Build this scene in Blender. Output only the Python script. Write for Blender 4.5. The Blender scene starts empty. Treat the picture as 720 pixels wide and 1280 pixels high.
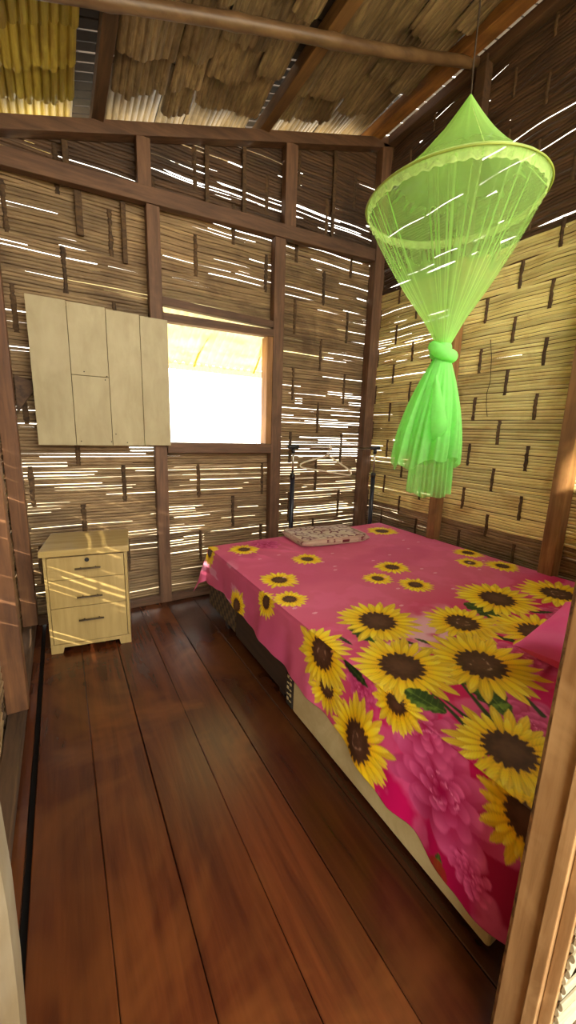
import bpy, math, random
import numpy as np
from mathutils import Matrix, Vector
random.seed(7)
RNG = np.random.default_rng(11)
PI = math.pi
COL = bpy.context.scene.collection

# ------------------------------------------------------------------ helpers
def lin(r, g, b):
    f = lambda c: (c / 255 / 12.92) if c / 255 <= 0.04045 else ((c / 255 + 0.055) / 1.055) ** 2.4
    return (f(r), f(g), f(b), 1.0)

class MB:
    """collects shapes and links them as ONE mesh object"""
    def __init__(self):
        self.v = []; self.f = []; self.m = []; self.t = []; self.sm = []
        self.tint = 1.0; self.mat = 0; self.smooth = False
    def add(self, verts, faces):
        o = len(self.v)
        self.v.extend([tuple(p) for p in verts]); self.t.extend([self.tint] * len(verts))
        for f in faces:
            self.f.append(tuple(i + o for i in f)); self.m.append(self.mat); self.sm.append(self.smooth)
    def box(self, lo, hi, M=None):
        x0, y0, z0 = lo; x1, y1, z1 = hi
        v = [Vector(p) for p in ((x0,y0,z0),(x1,y0,z0),(x1,y1,z0),(x0,y1,z0),(x0,y0,z1),(x1,y0,z1),(x1,y1,z1),(x0,y1,z1))]
        if M is not None: v = [M @ p for p in v]
        self.add(v, [(0,3,2,1),(4,5,6,7),(0,1,5,4),(1,2,6,5),(2,3,7,6),(3,0,4,7)])
    def prism(self, poly, a, b, axis='y'):
        """polygon in the two other axes, extruded from a to b along axis"""
        n = len(poly)
        def P(p, k):
            if axis == 'y': return (p[0], k, p[1])
            if axis == 'x': return (k, p[0], p[1])
            return (p[0], p[1], k)
        v = [P(p, a) for p in poly] + [P(p, b) for p in poly]
        self.add(v, [tuple(range(n))[::-1], tuple(range(n, 2*n))] + [(i, (i+1) % n, (i+1) % n + n, i + n) for i in range(n)])
    def beam(self, p, q, w, h, up=(0,0,1), ext=0.0):
        """squared timber from p to q: w across, h along 'up'"""
        p = Vector(p); q = Vector(q); d = (q - p).normalized(); p = p - d*ext; q = q + d*ext
        u = Vector(up); s = d.cross(u).normalized(); u = s.cross(d).normalized()
        v = []
        for c in (p, q):
            for a, b in ((-1,-1),(1,-1),(1,1),(-1,1)):
                v.append(c + s*(a*w/2) + u*(b*h/2))
        self.add(v, [(0,1,2,3)[::-1],(4,5,6,7),(0,1,5,4),(1,2,6,5),(2,3,7,6),(3,0,4,7)])
    def tube(self, pts, rad, n=10, cap=True):
        pts = [Vector(p) for p in pts]
        if not hasattr(rad, '__len__'): rad = [rad] * len(pts)
        rings = []; ref = None
        for i, p in enumerate(pts):
            d = (pts[min(i+1, len(pts)-1)] - pts[max(i-1, 0)]).normalized()
            if ref is None:
                ref = d.orthogonal().normalized()
            ref = (ref - d * ref.dot(d)).normalized(); s = d.cross(ref)
            rings.append([p + (ref*math.cos(2*PI*k/n) + s*math.sin(2*PI*k/n)) * rad[i] for k in range(n)])
        v = [q for r in rings for q in r]; f = []
        for i in range(len(pts)-1):
            for k in range(n):
                f.append((i*n+k, i*n+(k+1) % n, (i+1)*n+(k+1) % n, (i+1)*n+k))
        if cap:
            f.append(tuple(range(n))[::-1]); f.append(tuple(range((len(pts)-1)*n, len(pts)*n)))
        self.add(v, f)
    def grid(self, P, closed_u=False):
        """P[i][j] points"""
        P = np.asarray(P, float); a, b = P.shape[:2]
        f = []
        for i in range(a-1):
            for j in range(b if closed_u else b-1):
                f.append((i*b+j, i*b+(j+1) % b, (i+1)*b+(j+1) % b, (i+1)*b+j))
        self.add(P.reshape(-1, 3), f)
    def build(self, name, mats, parent=None, bevel=0.0, seg=2, loc=None, smooth=None):
        me = bpy.data.meshes.new(name)
        me.from_pydata(self.v, [], self.f); 
        if not isinstance(mats, (list, tuple)): mats = [mats]
        for m in mats: me.materials.append(m)
        me.polygons.foreach_set('material_index', self.m)
        me.polygons.foreach_set('use_smooth', [bool(s) for s in self.sm] if smooth is None else [smooth]*len(self.f))
        at = me.attributes.new('tint', 'FLOAT', 'POINT'); at.data.foreach_set('value', self.t)
        me.update()
        o = bpy.data.objects.new(name, me); COL.objects.link(o)
        if parent is not None: o.parent = parent
        if loc is not None: o.location = loc
        if bevel:
            b = o.modifiers.new('bevel', 'BEVEL'); b.width = bevel; b.segments = seg; b.limit_method = 'ANGLE'; b.angle_limit = 0.6
        return o

def empty(name, loc=(0,0,0), rz=0.0):
    o = bpy.data.objects.new(name, None); COL.objects.link(o); o.location = loc; o.rotation_euler = (0,0,rz)
    o.empty_display_size = 0.05
    return o
def tag(o, label, cat, group=None):
    o['label'] = label; o['category'] = cat
    if group: o['group'] = group
    return o
def struct(o):
    o['kind'] = 'structure'; return o
TRIM = [0]
def trim(mb, mat, bevel=0.004):
    TRIM[0] += 1
    return struct(mb.build('trim_%d' % TRIM[0], mat, bevel=bevel))

# ------------------------------------------------------------------ materials
class N:
    def __init__(self, name):
        self.m = bpy.data.materials.new(name); self.m.use_nodes = True
        self.t = self.m.node_tree; self.t.nodes.clear()
        self.out = self.t.nodes.new('ShaderNodeOutputMaterial')
    def n(self, typ, **kw):
        x = self.t.nodes.new(typ)
        for k, v in kw.items():
            if k in x.inputs: x.inputs[k].default_value = v
            else: setattr(x, k, v)
        return x
    def l(self, a, b): self.t.links.new(a, b)

def pmat(name, c1, c2, rough=0.6, scale=(6,6,6), detail=6, bump=0.15, bscale=None, metallic=0.0, c3=None, blot=1.3, blot_amt=0.0, tint=True, spec=0.5, coat=0.0, dist=0.4):
    """two-tone grain in object space, an optional larger stain, a per-piece tint, and a fine bump"""
    g = N(name)
    tc = g.n('ShaderNodeTexCoord'); mp = g.n('ShaderNodeMapping'); mp.inputs['Scale'].default_value = scale
    g.l(tc.outputs['Object'], mp.inputs['Vector'])
    nz = g.n('ShaderNodeTexNoise', Scale=1.0, Detail=detail, Roughness=0.62, Distortion=dist); g.l(mp.outputs[0], nz.inputs['Vector'])
    rp = g.n('ShaderNodeValToRGB'); rp.color_ramp.elements[0].position = 0.33; rp.color_ramp.elements[1].position = 0.67
    rp.color_ramp.elements[0].color = c2; rp.color_ramp.elements[1].color = c1
    g.l(nz.outputs['Fac'], rp.inputs['Fac'])
    col = rp.outputs['Color']
    if c3 is not None:
        n2 = g.n('ShaderNodeTexNoise', Scale=blot, Detail=4.0, Roughness=0.6, Distortion=0.6); g.l(tc.outputs['Object'], n2.inputs['Vector'])
        r2 = g.n('ShaderNodeMapRange'); r2.inputs['From Min'].default_value = 0.48; r2.inputs['From Max'].default_value = 0.66
        r2.inputs['To Max'].default_value = blot_amt; g.l(n2.outputs['Fac'], r2.inputs['Value'])
        mx = g.n('ShaderNodeMix', data_type='RGBA'); mx.inputs['B'].default_value = c3
        mx.inputs[7].default_value = c3
        g.l(r2.outputs[0], mx.inputs[0]); g.l(col, mx.inputs[6]); col = mx.outputs[2]
    if tint:
        a = g.n('ShaderNodeAttribute', attribute_name='tint')
        mul = g.n('ShaderNodeVectorMath', operation='SCALE'); g.l(col, mul.inputs[0]); g.l(a.outputs['Fac'], mul.inputs['Scale']); col = mul.outputs[0]
    b = g.n('ShaderNodeBsdfPrincipled'); b.inputs['Roughness'].default_value = rough; b.inputs['Metallic'].default_value = metallic
    b.inputs['Specular IOR Level'].default_value = spec; b.inputs['Coat Weight'].default_value = coat; b.inputs['Coat Roughness'].default_value = 0.15
    g.l(col, b.inputs['Base Color'])
    if bump:
        bp = g.n('ShaderNodeBump', Strength=bump, Distance=0.004); g.l(nz.outputs['Fac'], bp.inputs['Height']); g.l(bp.outputs[0], b.inputs['Normal'])
    g.l(b.outputs[0], g.out.inputs['Surface'])
    return g.m

M_post   = pmat('dark timber upright', lin(122,88,62), lin(84,58,40), 0.7, (30,30,3), c3=lin(60,38,24), blot=2.0, blot_amt=0.6)
M_rail   = pmat('dark timber rail', lin(112,80,56), lin(76,52,36), 0.7, (3,30,30), c3=lin(60,38,24), blot=2.0, blot_amt=0.5)
M_raft   = pmat('orange timber rafter', lin(168,116,58), lin(112,72,34), 0.65, (30,3,30), c3=lin(70,42,22), blot=1.5, blot_amt=0.7)
M_raftm  = pmat('brown timber rafter', lin(134,98,54), lin(86,60,34), 0.65, (30,3,30), c3=lin(64,44,28), blot=1.5, blot_amt=0.7)
M_raftd  = pmat('dark timber rafter', lin(92,66,42), lin(56,38,24), 0.75, (30,3,30))
M_postr  = pmat('brown timber stud', lin(170,124,72), lin(126,84,44), 0.7, (30,30,3), c3=lin(84,54,30), blot=2.0, blot_amt=0.5)
M_studl  = pmat('reddish brown stud', lin(126,84,48), lin(88,54,30), 0.6, (30,30,3), c3=lin(64,38,22), blot=2.0, blot_amt=0.5)
M_jamb   = pmat('sawn door frame wood', lin(168,130,84), lin(136,100,58), 0.75, (50,50,3.5), c3=lin(186,150,102), blot=5, blot_amt=0.7, bump=0.3)
M_rough  = pmat('rough sawn edge', lin(178,140,90), lin(64,42,22), 0.9, (60,60,35), bump=0.9)
M_pale   = pmat('pale weathered jamb', lin(92,78,52), lin(74,60,38), 0.8, (40,40,4), c3=lin(114,108,94), blot=3, blot_amt=0.6)
M_floor  = pmat('dark red polished floorboard', lin(92,45,21), lin(64,28,14), 0.27, (22,1.6,22), c3=lin(120,70,34), blot=1.6, blot_amt=0.75, bump=0.4, spec=0.5)
M_gap    = pmat('dark floor gap', lin(12,8,6), lin(6,4,3), 0.9, tint=False)
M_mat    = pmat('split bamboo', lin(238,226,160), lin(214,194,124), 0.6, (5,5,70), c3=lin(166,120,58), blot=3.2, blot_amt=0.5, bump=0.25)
M_matb   = pmat('shaded and aged split bamboo', lin(168,140,99), lin(118,93,64), 0.65, (5,5,70), c3=lin(92,66,42), blot=2.6, blot_amt=0.6, bump=0.25)  # back wall's backlit shade is in this brown; also older greyish rows
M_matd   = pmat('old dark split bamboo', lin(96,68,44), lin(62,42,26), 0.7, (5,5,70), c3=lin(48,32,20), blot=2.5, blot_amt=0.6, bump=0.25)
M_joint  = pmat('weave crosspiece', lin(96,70,40), lin(52,36,20), 0.8, (30,30,60), bump=0.6)
M_matw   = pmat('bleached split bamboo', lin(178,168,140), lin(150,138,106), 0.7, (8,8,60), c3=lin(150,134,100), blot=6, blot_amt=0.5)
M_back   = pmat('dark backing mat', lin(70,50,30), lin(46,32,20), 0.85, (4,4,60))
M_shing  = pmat('bamboo roof shingle', lin(150,130,98), lin(94,78,58), 0.5, (60,4,60), c3=lin(70,52,36), blot=3.0, blot_amt=0.7)
M_shingy = pmat('yellow bamboo roof culm', lin(178,164,74), lin(140,122,50), 0.5, (40,3,40), c3=lin(110,86,40), blot=3.0, blot_amt=0.6)
M_deck   = pmat('dark roof deck', lin(60,46,34), lin(36,28,20), 0.8, (6,6,6))
M_pole   = pmat('brown bamboo pole', lin(118,92,64), lin(80,60,42), 0.42, (3,20,20), c3=lin(70,46,30), blot=4, blot_amt=0.5)
M_cream  = pmat('cream painted board', lin(174,160,120), lin(158,142,102), 0.55, (12,12,4), c3=lin(182,166,128), blot=2.5, blot_amt=0.4, bump=0.08)
M_seam   = pmat('dark board seam', lin(70,58,40), lin(50,40,28), 0.9, tint=False)
M_lam    = pmat('pale wood laminate', lin(180,154,98), lin(162,136,82), 0.36, (24,24,2.5), bump=0.03)
M_lamtop = pmat('pale wood laminate top', lin(180,154,98), lin(162,136,82), 0.22, (2.5,24,24), bump=0.02)
M_dark   = pmat('dark recess', lin(40,28,18), lin(30,20,12), 0.8, tint=False)
M_chrome = pmat('brushed steel', lin(196,190,180), lin(176,170,160), 0.28, (60,60,4), metallic=1.0, bump=0.02, tint=False)
M_handle = pmat('dark steel handle', lin(112,100,84), lin(92,82,66), 0.35, (60,60,4), metallic=1.0, bump=0.02, tint=False)
M_black  = pmat('black plastic', lin(26,26,30), lin(18,18,20), 0.4, (20,20,20), bump=0.03, tint=False)
M_navy   = pmat('dark blue tube', lin(30,32,50), lin(22,24,36), 0.35, (20,20,4), bump=0.03, tint=False)
M_white  = pmat('white plastic', lin(236,226,200), lin(222,210,180), 0.45, (10,10,10), bump=0.03, tint=False)
M_cloth  = pmat('cream mattress cloth', lin(208,190,140), lin(190,170,120), 0.9, (9,9,9), c3=lin(176,150,100), blot=5, blot_amt=0.5, bump=0.2)
M_bedw   = pmat('dark brown bed board', lin(66,48,34), lin(46,32,22), 0.6, (30,2.5,30))
M_pink   = pmat('hot pink pillow cloth', lin(252,92,170), lin(244,70,152), 0.75, (6,6,6), c3=lin(240,110,170), blot=4, blot_amt=0.5, bump=0.15)
M_string = pmat('dark cord', lin(60,46,30), lin(40,30,20), 0.8, tint=False)
M_rod    = pmat('yellow painted rod', lin(226,180,60), lin(206,156,44), 0.5, tint=False)
M_ground = pmat('pale dry earth', lin(196,182,150), lin(170,152,118), 0.95, (2,2,2), tint=False)

# checked brown cloth at the far end of the bed side
def check_mat():
    g = N('brown checked cloth')
    tc = g.n('ShaderNodeTexCoord'); ck = g.n('ShaderNodeTexChecker', Scale=26.0)
    mp = g.n('ShaderNodeMapping'); mp.inputs['Location'].default_value = (0.013, 0.017, 0.011)
    g.l(tc.outputs['Object'], mp.inputs[0]); g.l(mp.outputs[0], ck.inputs['Vector'])
    ck.inputs['Color1'].default_value = lin(96,76,44); ck.inputs['Color2'].default_value = lin(58,42,28)
    nz = g.n('ShaderNodeTexNoise', Scale=60.0); g.l(tc.outputs['Object'], nz.inputs['Vector'])
    mx = g.n('ShaderNodeMix', data_type='RGBA', blend_type='MULTIPLY'); mx.inputs[0].default_value = 0.8
    g.l(ck.outputs[0], mx.inputs[6]); g.l(nz.outputs['Color'], mx.inputs[7])
    b = g.n('ShaderNodeBsdfPrincipled', Roughness=0.9); g.l(ck.outputs[0], b.inputs['Base Color'])
    bp = g.n('ShaderNodeBump', Strength=0.2, Distance=0.002); g.l(nz.outputs['Fac'], bp.inputs['Height']); g.l(bp.outputs[0], b.inputs['Normal'])
    g.l(b.outputs[0], g.out.inputs['Surface']); return g.m
M_check = check_mat()

def print_mat(name, rough=0.7, sheen=0.2, weave=700):
    """cloth printed with the colours stored on the mesh (its dyed pattern)"""
    g = N(name)
    a = g.n('ShaderNodeAttribute', attribute_name='dye')
    tc = g.n('ShaderNodeTexCoord'); nz = g.n('ShaderNodeTexNoise', Scale=14.0, Detail=6.0); g.l(tc.outputs['Object'], nz.inputs['Vector'])
    b = g.n('ShaderNodeBsdfPrincipled', Roughness=rough); b.inputs['Sheen Weight'].default_value = sheen
    b.inputs['Specular IOR Level'].default_value = 0.25
    g.l(a.outputs['Color'], b.inputs['Base Color'])
    bp = g.n('ShaderNodeBump', Strength=0.12, Distance=0.01); g.l(nz.outputs['Fac'], bp.inputs['Height']); g.l(bp.outputs[0], b.inputs['Normal'])
    g.l(b.outputs[0], g.out.inputs['Surface']); return g.m

def net_mat(name, color, base_op, pleat):
    """sheer netting: 'tint' on the mesh carries how many threads are gathered there (its density)"""
    g = N(name)
    a = g.n('ShaderNodeAttribute', attribute_name='tint')
    tc = g.n('ShaderNodeTexCoord'); nz = g.n('ShaderNodeTexNoise', Scale=38.0, Detail=3.0); g.l(tc.outputs['Object'], nz.inputs['Vector'])
    mr = g.n('ShaderNodeMapRange'); mr.inputs['To Min'].default_value = 1.0 - pleat; mr.inputs['To Max'].default_value = 1.0 + pleat
    g.l(nz.outputs['Fac'], mr.inputs['Value'])
    mu = g.n('ShaderNodeMath', operation='MULTIPLY'); mu.use_clamp = True; g.l(a.outputs['Fac'], mu.inputs[0]); g.l(mr.outputs[0], mu.inputs[1])
    m2 = g.n('ShaderNodeMath', operation='MULTIPLY'); m2.use_clamp = True; m2.inputs[1].default_value = base_op; g.l(mu.outputs[0], m2.inputs[0])
    d = g.n('ShaderNodeBsdfDiffuse', Color=color); tl = g.n('ShaderNodeBsdfTranslucent', Color=color)
    mx = g.n('ShaderNodeMixShader'); mx.inputs[0].default_value = 0.5; g.l(d.outputs[0], mx.inputs[1]); g.l(tl.outputs[0], mx.inputs[2])
    tr = g.n('ShaderNodeBsdfTransparent')
    m3 = g.n('ShaderNodeMixShader'); g.l(m2.outputs[0], m3.inputs[0]); g.l(tr.outputs[0], m3.inputs[1]); g.l(mx.outputs[0], m3.inputs[2])
    g.l(m3.outputs[0], g.out.inputs['Surface']); return g.m
M_net  = net_mat('green netting', lin(196,252,140), 1.0, 0.06)
M_lace = net_mat('pale green lace edging', lin(226,250,170), 1.0, 0.5)
M_tail = net_mat('bunched green netting', lin(178,254,150), 1.0, 0.12)

def awn_mat():
    g = N('cream translucent corrugated sheet')
    b = g.n('ShaderNodeBsdfDiffuse', Color=lin(200,190,146)); t = g.n('ShaderNodeBsdfTranslucent', Color=lin(196,186,140))
    nz = g.n('ShaderNodeTexNoise', Scale=9.0)
    mx = g.n('ShaderNodeMixShader'); g.l(nz.outputs['Fac'], mx.inputs[0]); g.l(b.outputs[0], mx.inputs[1]); g.l(t.outputs[0], mx.inputs[2])
    g.l(mx.outputs[0], g.out.inputs['Surface']); return g.m
M_awn = awn_mat()

# ------------------------------------------------------------------ room measures
YB = 3.017            # back wall plane
XR = 2.655            # right wall plane
XL = -0.31            # left wall plane
YF = 0.30             # front wall plane
Z0, SL = 3.02, 0.3046 # underside of the back beam: z = Z0 + SL * x
roof = lambda x: Z0 + SL * x

# ------------------------------------------------------------------ woven split-bamboo wall
def woven(name, P, u0, u1, zlo, zhi, mats, pick, gap, seed, phase=0.0, P_j=0.43, band=0.166, zoff=0.0,
          holes=(), u_low=None, amp=0.006, pitch=0.0208, step=0.05, backing=None, joint_w=0.022, seam=0.0018):
    """P(u, z, d): point on the wall, d towards the room. Rows of split bamboo go over and under
    the crosspieces, half a step apart from band to band. gap(u, z) scales the open slits."""
    rg = np.random.default_rng(seed)
    mb = MB(); nrow = int((zhi - zlo) / pitch)
    verts = []
    rows = pitch * 0.0
    for i in range(nrow):
        z0 = zlo + i*pitch; zc = z0 + pitch/2
        k = math.floor((zc - zoff) / band)
        ph = phase + (P_j/2 if k % 2 else 0.0)
        segs = [(u0 if u_low is None else max(u0, u_low(z0 + pitch)), u1)]
        for (a, b, c, d) in holes:
            if zc > c and zc < d:
                ns = []
                for s in segs:
                    if s[0] < a: ns.append((s[0], min(s[1], a)))
                    if s[1] > b: ns.append((max(s[0], b), s[1]))
                ns = [s for s in ns if s[1] - s[0] > 0.03]; segs = ns
        # runs of open slit along this row
        cuts = sorted(rg.uniform(u0, u1, rg.integers(5, 11)))
        amps = rg.random(len(cuts) + 1); wid = rg.uniform(0.0008, 0.0042, len(cuts) + 1) * np.where(rg.random(len(cuts)+1) < 0.07, 2.3, 1.0)
        tnt = rg.uniform(0.76, 1.14); 
        w1, w2 = rg.uniform(0, 6.28, 2); dz = rg.normal(0, 0.0007); doff = 0.0016 * (1 if i % 2 else -1)
        rowtone = {}
        for (a, b) in segs:
            if b - a < 0.02: continue
            n = max(2, int((b - a) / step) + 1)
            us = list(np.linspace(a, b, n))
            us = sorted(us + [c for c in cuts if a < c < b] + [c + 0.004 for c in cuts if a < c + 0.004 < b])
            mi = pick(0.5*(a+b), zc)
            base = len(mb.v); fill = []
            for u in us:
                j = sum(1 for c in cuts if u > c + 0.002)
                g = gap(u, zc)
                opened = amps[j] < g[0]
                op = wid[j] * g[1] if opened else seam
                e = 0.0012 * math.sin(u*3.1 + w1) + dz
                d = amp * math.cos(2*PI*(u - ph) / P_j) * -1.0 + doff + 0.0012*math.sin(u*9 + w2)
                lo = z0 + e; hi = z0 + pitch - op + e
                fill.append(None if opened else (u, z0 + pitch, d))
                mid = 0.5*(lo + hi); h = hi - lo
                bt = math.floor((u - ph)/P_j + 0.0)
                if (bt, k) not in rowtone: rowtone[(bt, k)] = 0.78 + 0.42 * random.Random(bt*7919 + k*104729 + seed).random()
                mb.tint = tnt * rowtone[(bt, k)]
                mb.add([P(u, lo, d), P(u, lo + h*0.25, d + 0.0028), P(u, mid, d + 0.0036), P(u, hi - h*0.25, d + 0.0028), P(u, hi, d), P(u, hi, d - 0.003), P(u, lo, d - 0.003)], [])
            mb.mat = mi; mb.smooth = False
            m = len(us)
            for q in range(m - 1):
                A = base + q*7; B = A + 7
                for e1 in range(7):
                    e2 = (e1 + 1) % 7
                    mb.f.append((A+e1, A+e2, B+e2, B+e1)); mb.m.append(mi); mb.sm.append(False)
            for A in (base, base + (m-1)*7):
                mb.f.append(tuple(range(A, A+7))); mb.m.append(mi); mb.sm.append(False)
            # the second, rear layer of splits that closes the seam wherever no slit is open
            mb.mat = len(mats) - 1; mb.tint = tnt; prev = None
            turn = math.floor((zc + pitch - zoff) / band) != k
            for fl in fill:
                if fl is None: prev = None; continue
                u, zz, d = fl; A = len(mb.v)
                if turn: d, hh = -amp - 0.002, 0.024
                else: hh = 0.008
                mb.add([P(u, zz - hh, d - 0.0055), P(u, zz + hh, d - 0.0055), P(u, zz + hh, d - 0.008), P(u, zz - hh, d - 0.008)], [])
                if prev is not None:
                    for e1 in range(4):
                        e2 = (e1 + 1) % 4; mb.f.append((prev+e1, prev+e2, A+e2, A+e1)); mb.m.append(mb.mat); mb.sm.append(False)
                prev = A
    # crosspieces showing at the joints
    kb = math.floor((zlo - zoff)/band); ke = math.floor((zhi - zoff)/band)
    for k in range(kb, ke + 1):
        ph = phase + (P_j/2 if k % 2 else 0.0)
        n0 = math.floor((u0 - ph)/P_j); n1 = math.ceil((u1 - ph)/P_j)
        for j in range(n0, n1 + 1):
            u = ph + j*P_j + rg.normal(0, 0.004); a = max(zlo, zoff + k*band); b = min(zhi, zoff + (k+1)*band)
            if not (u0 + 0.01 < u < u1 - 0.01) or b - a < 0.02: continue
            if u_low is not None and u < u_low(b) + 0.02: continue
            if any(h[0] - 0.02 < u < h[1] + 0.02 and a < h[3] and b > h[2] for h in holes): continue
            n = 9; wv = rg.normal(0, 0.0016, n); 
            mb.mat = len(mats) - 1
            base = len(mb.v); mb.tint = rg.uniform(0.7, 1.2)
            for q in range(n):
                z = a + (b - a)*q/(n-1); w = joint_w*(0.5 + 0.07*rg.standard_normal()); bul = amp*0.25*math.sin(PI*q/(n-1)) 
                dd = -0.0005 + bul
                mb.add([P(u - w + wv[q], z, dd - 0.004), P(u - w*0.4 + wv[q], z, dd + 0.003), P(u + w*0.4 + wv[q], z, dd + 0.003), P(u + w + wv[q], z, dd - 0.004)], [])
            for q in range(n-1):
                A = base + q*4; B = A + 4
                for e in range(3): mb.f.append((A+e, A+e+1, B+e+1, B+e)); mb.m.append(mb.mat); mb.sm.append(False)
    if backing:
        mb.mat = backing['mat']; mb.tint = 1.0
        for (a, b, c, d, off) in backing['rects']:
            v = [P(a, c, off), P(b, c, off), P(b, d, off), P(a, d, off), P(a, c, off-0.004), P(b, c, off-0.004), P(b, d, off-0.004), P(a, d, off-0.004)]
            mb.add(v, [(0,1,2,3),(4,5,6,7),(0,1,5,4),(1,2,6,5),(2,3,7,6),(3,0,4,7)])
    return mb.build(name, mats)

WIN = (0.70, 1.565, 1.215, 2.20)    # rough opening in the back wall (x0, x1, z0, z1)
def gap_back(u, z):
    p, w = 0.25, 0.75
    if 0.72 < u < 2.5 and 2.90 < z - 0.07*u < 2.99: return (0.8, 3.4) if int(z/0.0208) % 2 else (0.10, 0.7)
    if z > 2.85: p, w = 0.22, 0.75
    if u < 0.6 and 1.0 < z < 1.2: p, w = 0.6, 1.3
    if 0.66 < u < 0.95 and 0.35 < z < 0.75: p, w = 0.5, 1.6
    if u > 1.62 and z < 1.75: p, w = 0.5, 1.2
    return (p, w)
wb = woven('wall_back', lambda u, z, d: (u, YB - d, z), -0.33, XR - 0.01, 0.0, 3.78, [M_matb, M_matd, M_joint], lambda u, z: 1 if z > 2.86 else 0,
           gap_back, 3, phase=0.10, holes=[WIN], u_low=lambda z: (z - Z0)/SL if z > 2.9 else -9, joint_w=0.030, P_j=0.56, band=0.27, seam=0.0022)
struct(wb)
def gap_right(u, z):
    if 3.055 < z < 3.076 : return (1.1, 2.6)
    if 2.74 < z < 2.761 or 2.615 < z < 2.636 or 3.20 < z < 3.221: return (0.55, 1.9)
    if z > 2.55: return (0.10, 0.27)
    if u > 2.15: return (0.15, 0.7)
    return (0.012, 0.8)
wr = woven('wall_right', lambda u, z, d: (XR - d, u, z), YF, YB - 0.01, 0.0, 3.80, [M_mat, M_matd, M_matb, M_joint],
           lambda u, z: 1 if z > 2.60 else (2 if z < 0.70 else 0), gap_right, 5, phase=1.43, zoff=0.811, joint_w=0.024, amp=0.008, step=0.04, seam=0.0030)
struct(wr)
wl = woven('wall_left', lambda u, z, d: (XL + d, u, z), -0.9, YB - 0.01, -0.02, 2.92, [M_matb, M_joint], lambda u, z: 0,
           lambda u, z: (0.20, 2.2) if (z < 1.25 and u > 1.75) else (0.0, 0.7), 9, phase=0.2, step=0.06)  # stretch past the doorway is unseen, added to block the sun
struct(wl)
# outer face of the front wall, right of the doorway; unseen top cut low to let skylight in
wf = woven('wall_front', lambda u, z, d: (u, 0.185 - d, z), 0.752, 2.75, 0.0, 1.75, [M_matw, M_joint], lambda u, z: 0, lambda u, z: (0.03, 1.0), 21, phase=0.86, step=0.08)
struct(wf)

# ------------------------------------------------------------------ floor
mb = MB()
edges = [-0.178, 0.020, 0.217, 0.430, 0.632, 0.845, 1.05, 1.26, 1.47, 1.68, 1.89, 2.10, 2.31, 2.52, XR + 0.05]
tints = [0.80, 1.0, 0.98, 1.18, 0.68, 0.52, 0.7, 0.9, 1.0, 1.1, 0.9, 1.0, 0.9, 1.0]
for i in range(len(edges)-1):
    mb.tint = tints[i]; a, b = edges[i] + 0.0012, edges[i+1] - 0.0012
    ys = [-1.6, 0.2, 0.9, 1.5, 2.1, 2.6, YB + 0.05]
    wob = [random.uniform(-0.0012, 0.0012) for _ in ys]
    top = []; 
    for y, w in zip(ys, wob): top.append([(a + w, y, -0.03), (a + w, y, -0.002), (a + w + 0.003, y, 0.0), (b + w - 0.003, y, 0.0), (b + w, y, -0.002), (b + w, y, -0.03)])
    mb.grid(top)
# narrow board against the left wall, beyond the open gap
mb.tint = 0.8; mb.box((XL - 0.03, -1.6, -0.03), (-0.198, YB + 0.05, 0.0))
mb.mat = 1; mb.box((XL - 0.1, -1.6, -0.06), (XR + 0.1, YB + 0.06, -0.032))
struct(mb.build('floor', [M_floor, M_gap]))
mb = MB(); mb.box((-30, -30, -0.9), (30, 30, -0.8)); struct(mb.build('ground', M_ground))

# ------------------------------------------------------------------ timbers
def upright(x, y, z0, z1, w, d, mat=M_post, bevel=0.004):
    m = MB(); m.box((x - w/2, y - d/2, z0), (x + w/2, y + d/2, z1)); return trim(m, mat, bevel)
YT = 2.965                                  # timbers stand against the room side of the back wall mat
R1 = lambda x: 2.785 + 0.047*x              # middle of the long rail
upright(0.635, YT, 0.0, R1(0.635) - 0.05, 0.085, 0.07)
upright(1.585, YT, 0.0, R1(1.585) - 0.05, 0.095, 0.07)
upright(0.590, YT, R1(0.59) + 0.04, roof(0.59) - 0.07, 0.085, 0.07)
upright(1.665, YT, R1(1.66) + 0.04, roof(1.665) - 0.07, 0.10, 0.07)
upright(2.595, YT, 0.0, roof(2.595) - 0.05, 0.11, 0.08)             # corner post
mb = MB(); mb.beam((-0.30, YT - 0.012, R1(-0.30)), (2.53, YT - 0.012, R1(2.53)), 0.06, 0.095); trim(mb, M_rail)
mb = MB(); mb.beam((-0.36, YT, roof(-0.36) - 0.035), (2.72, YT, roof(2.72) - 0.035), 0.08, 0.07); trim(mb, M_rail)      # sloping top beam
mb = MB(); mb.box((-0.22, YT - 0.03, 0.0), (2.53, YT + 0.035, 0.05)); trim(mb, M_rail)                                  # sole plate
# short thin battens of the left field
upright(0.155, YT + 0.025, R1(0.15) + 0.05, roof(0.155) - 0.08, 0.035, 0.02, M_joint)
upright(0.205, YT + 0.025, 2.50, R1(0.2) - 0.05, 0.04, 0.02, M_joint)
upright(0.46, YT + 0.025, 2.40, R1(0.46) - 0.05, 0.03, 0.02, M_joint)
upright(1.02, YT + 0.025, R1(1.02) + 0.05, roof(1.02) - 0.08, 0.03, 0.02, M_joint)
upright(1.30, YT + 0.025, R1(1.3) + 0.05, roof(1.3) - 0.08, 0.03, 0.02, M_joint)
upright(2.10, YT + 0.025, R1(2.1) + 0.05, roof(2.1) - 0.08, 0.03, 0.02, M_joint)
# studs of the right wall
upright(2.605, 2.06, 0.0, 2.60, 0.08, 0.075, M_postr)
upright(2.61, 2.06, 2.602, 3.79, 0.07, 0.075, M_raftd)  # upper length of the same stud, in a darker material
upright(2.600, 1.165, 0.0, 3.79, 0.09, 0.085, M_postr)
upright(2.605, 0.36, 0.0, 3.79, 0.08, 0.08, M_postr)
mb = MB(); mb.beam((2.625, YF, 3.79), (2.625, 3.10, 3.79), 0.07, 0.07); trim(mb, M_raftd)
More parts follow.
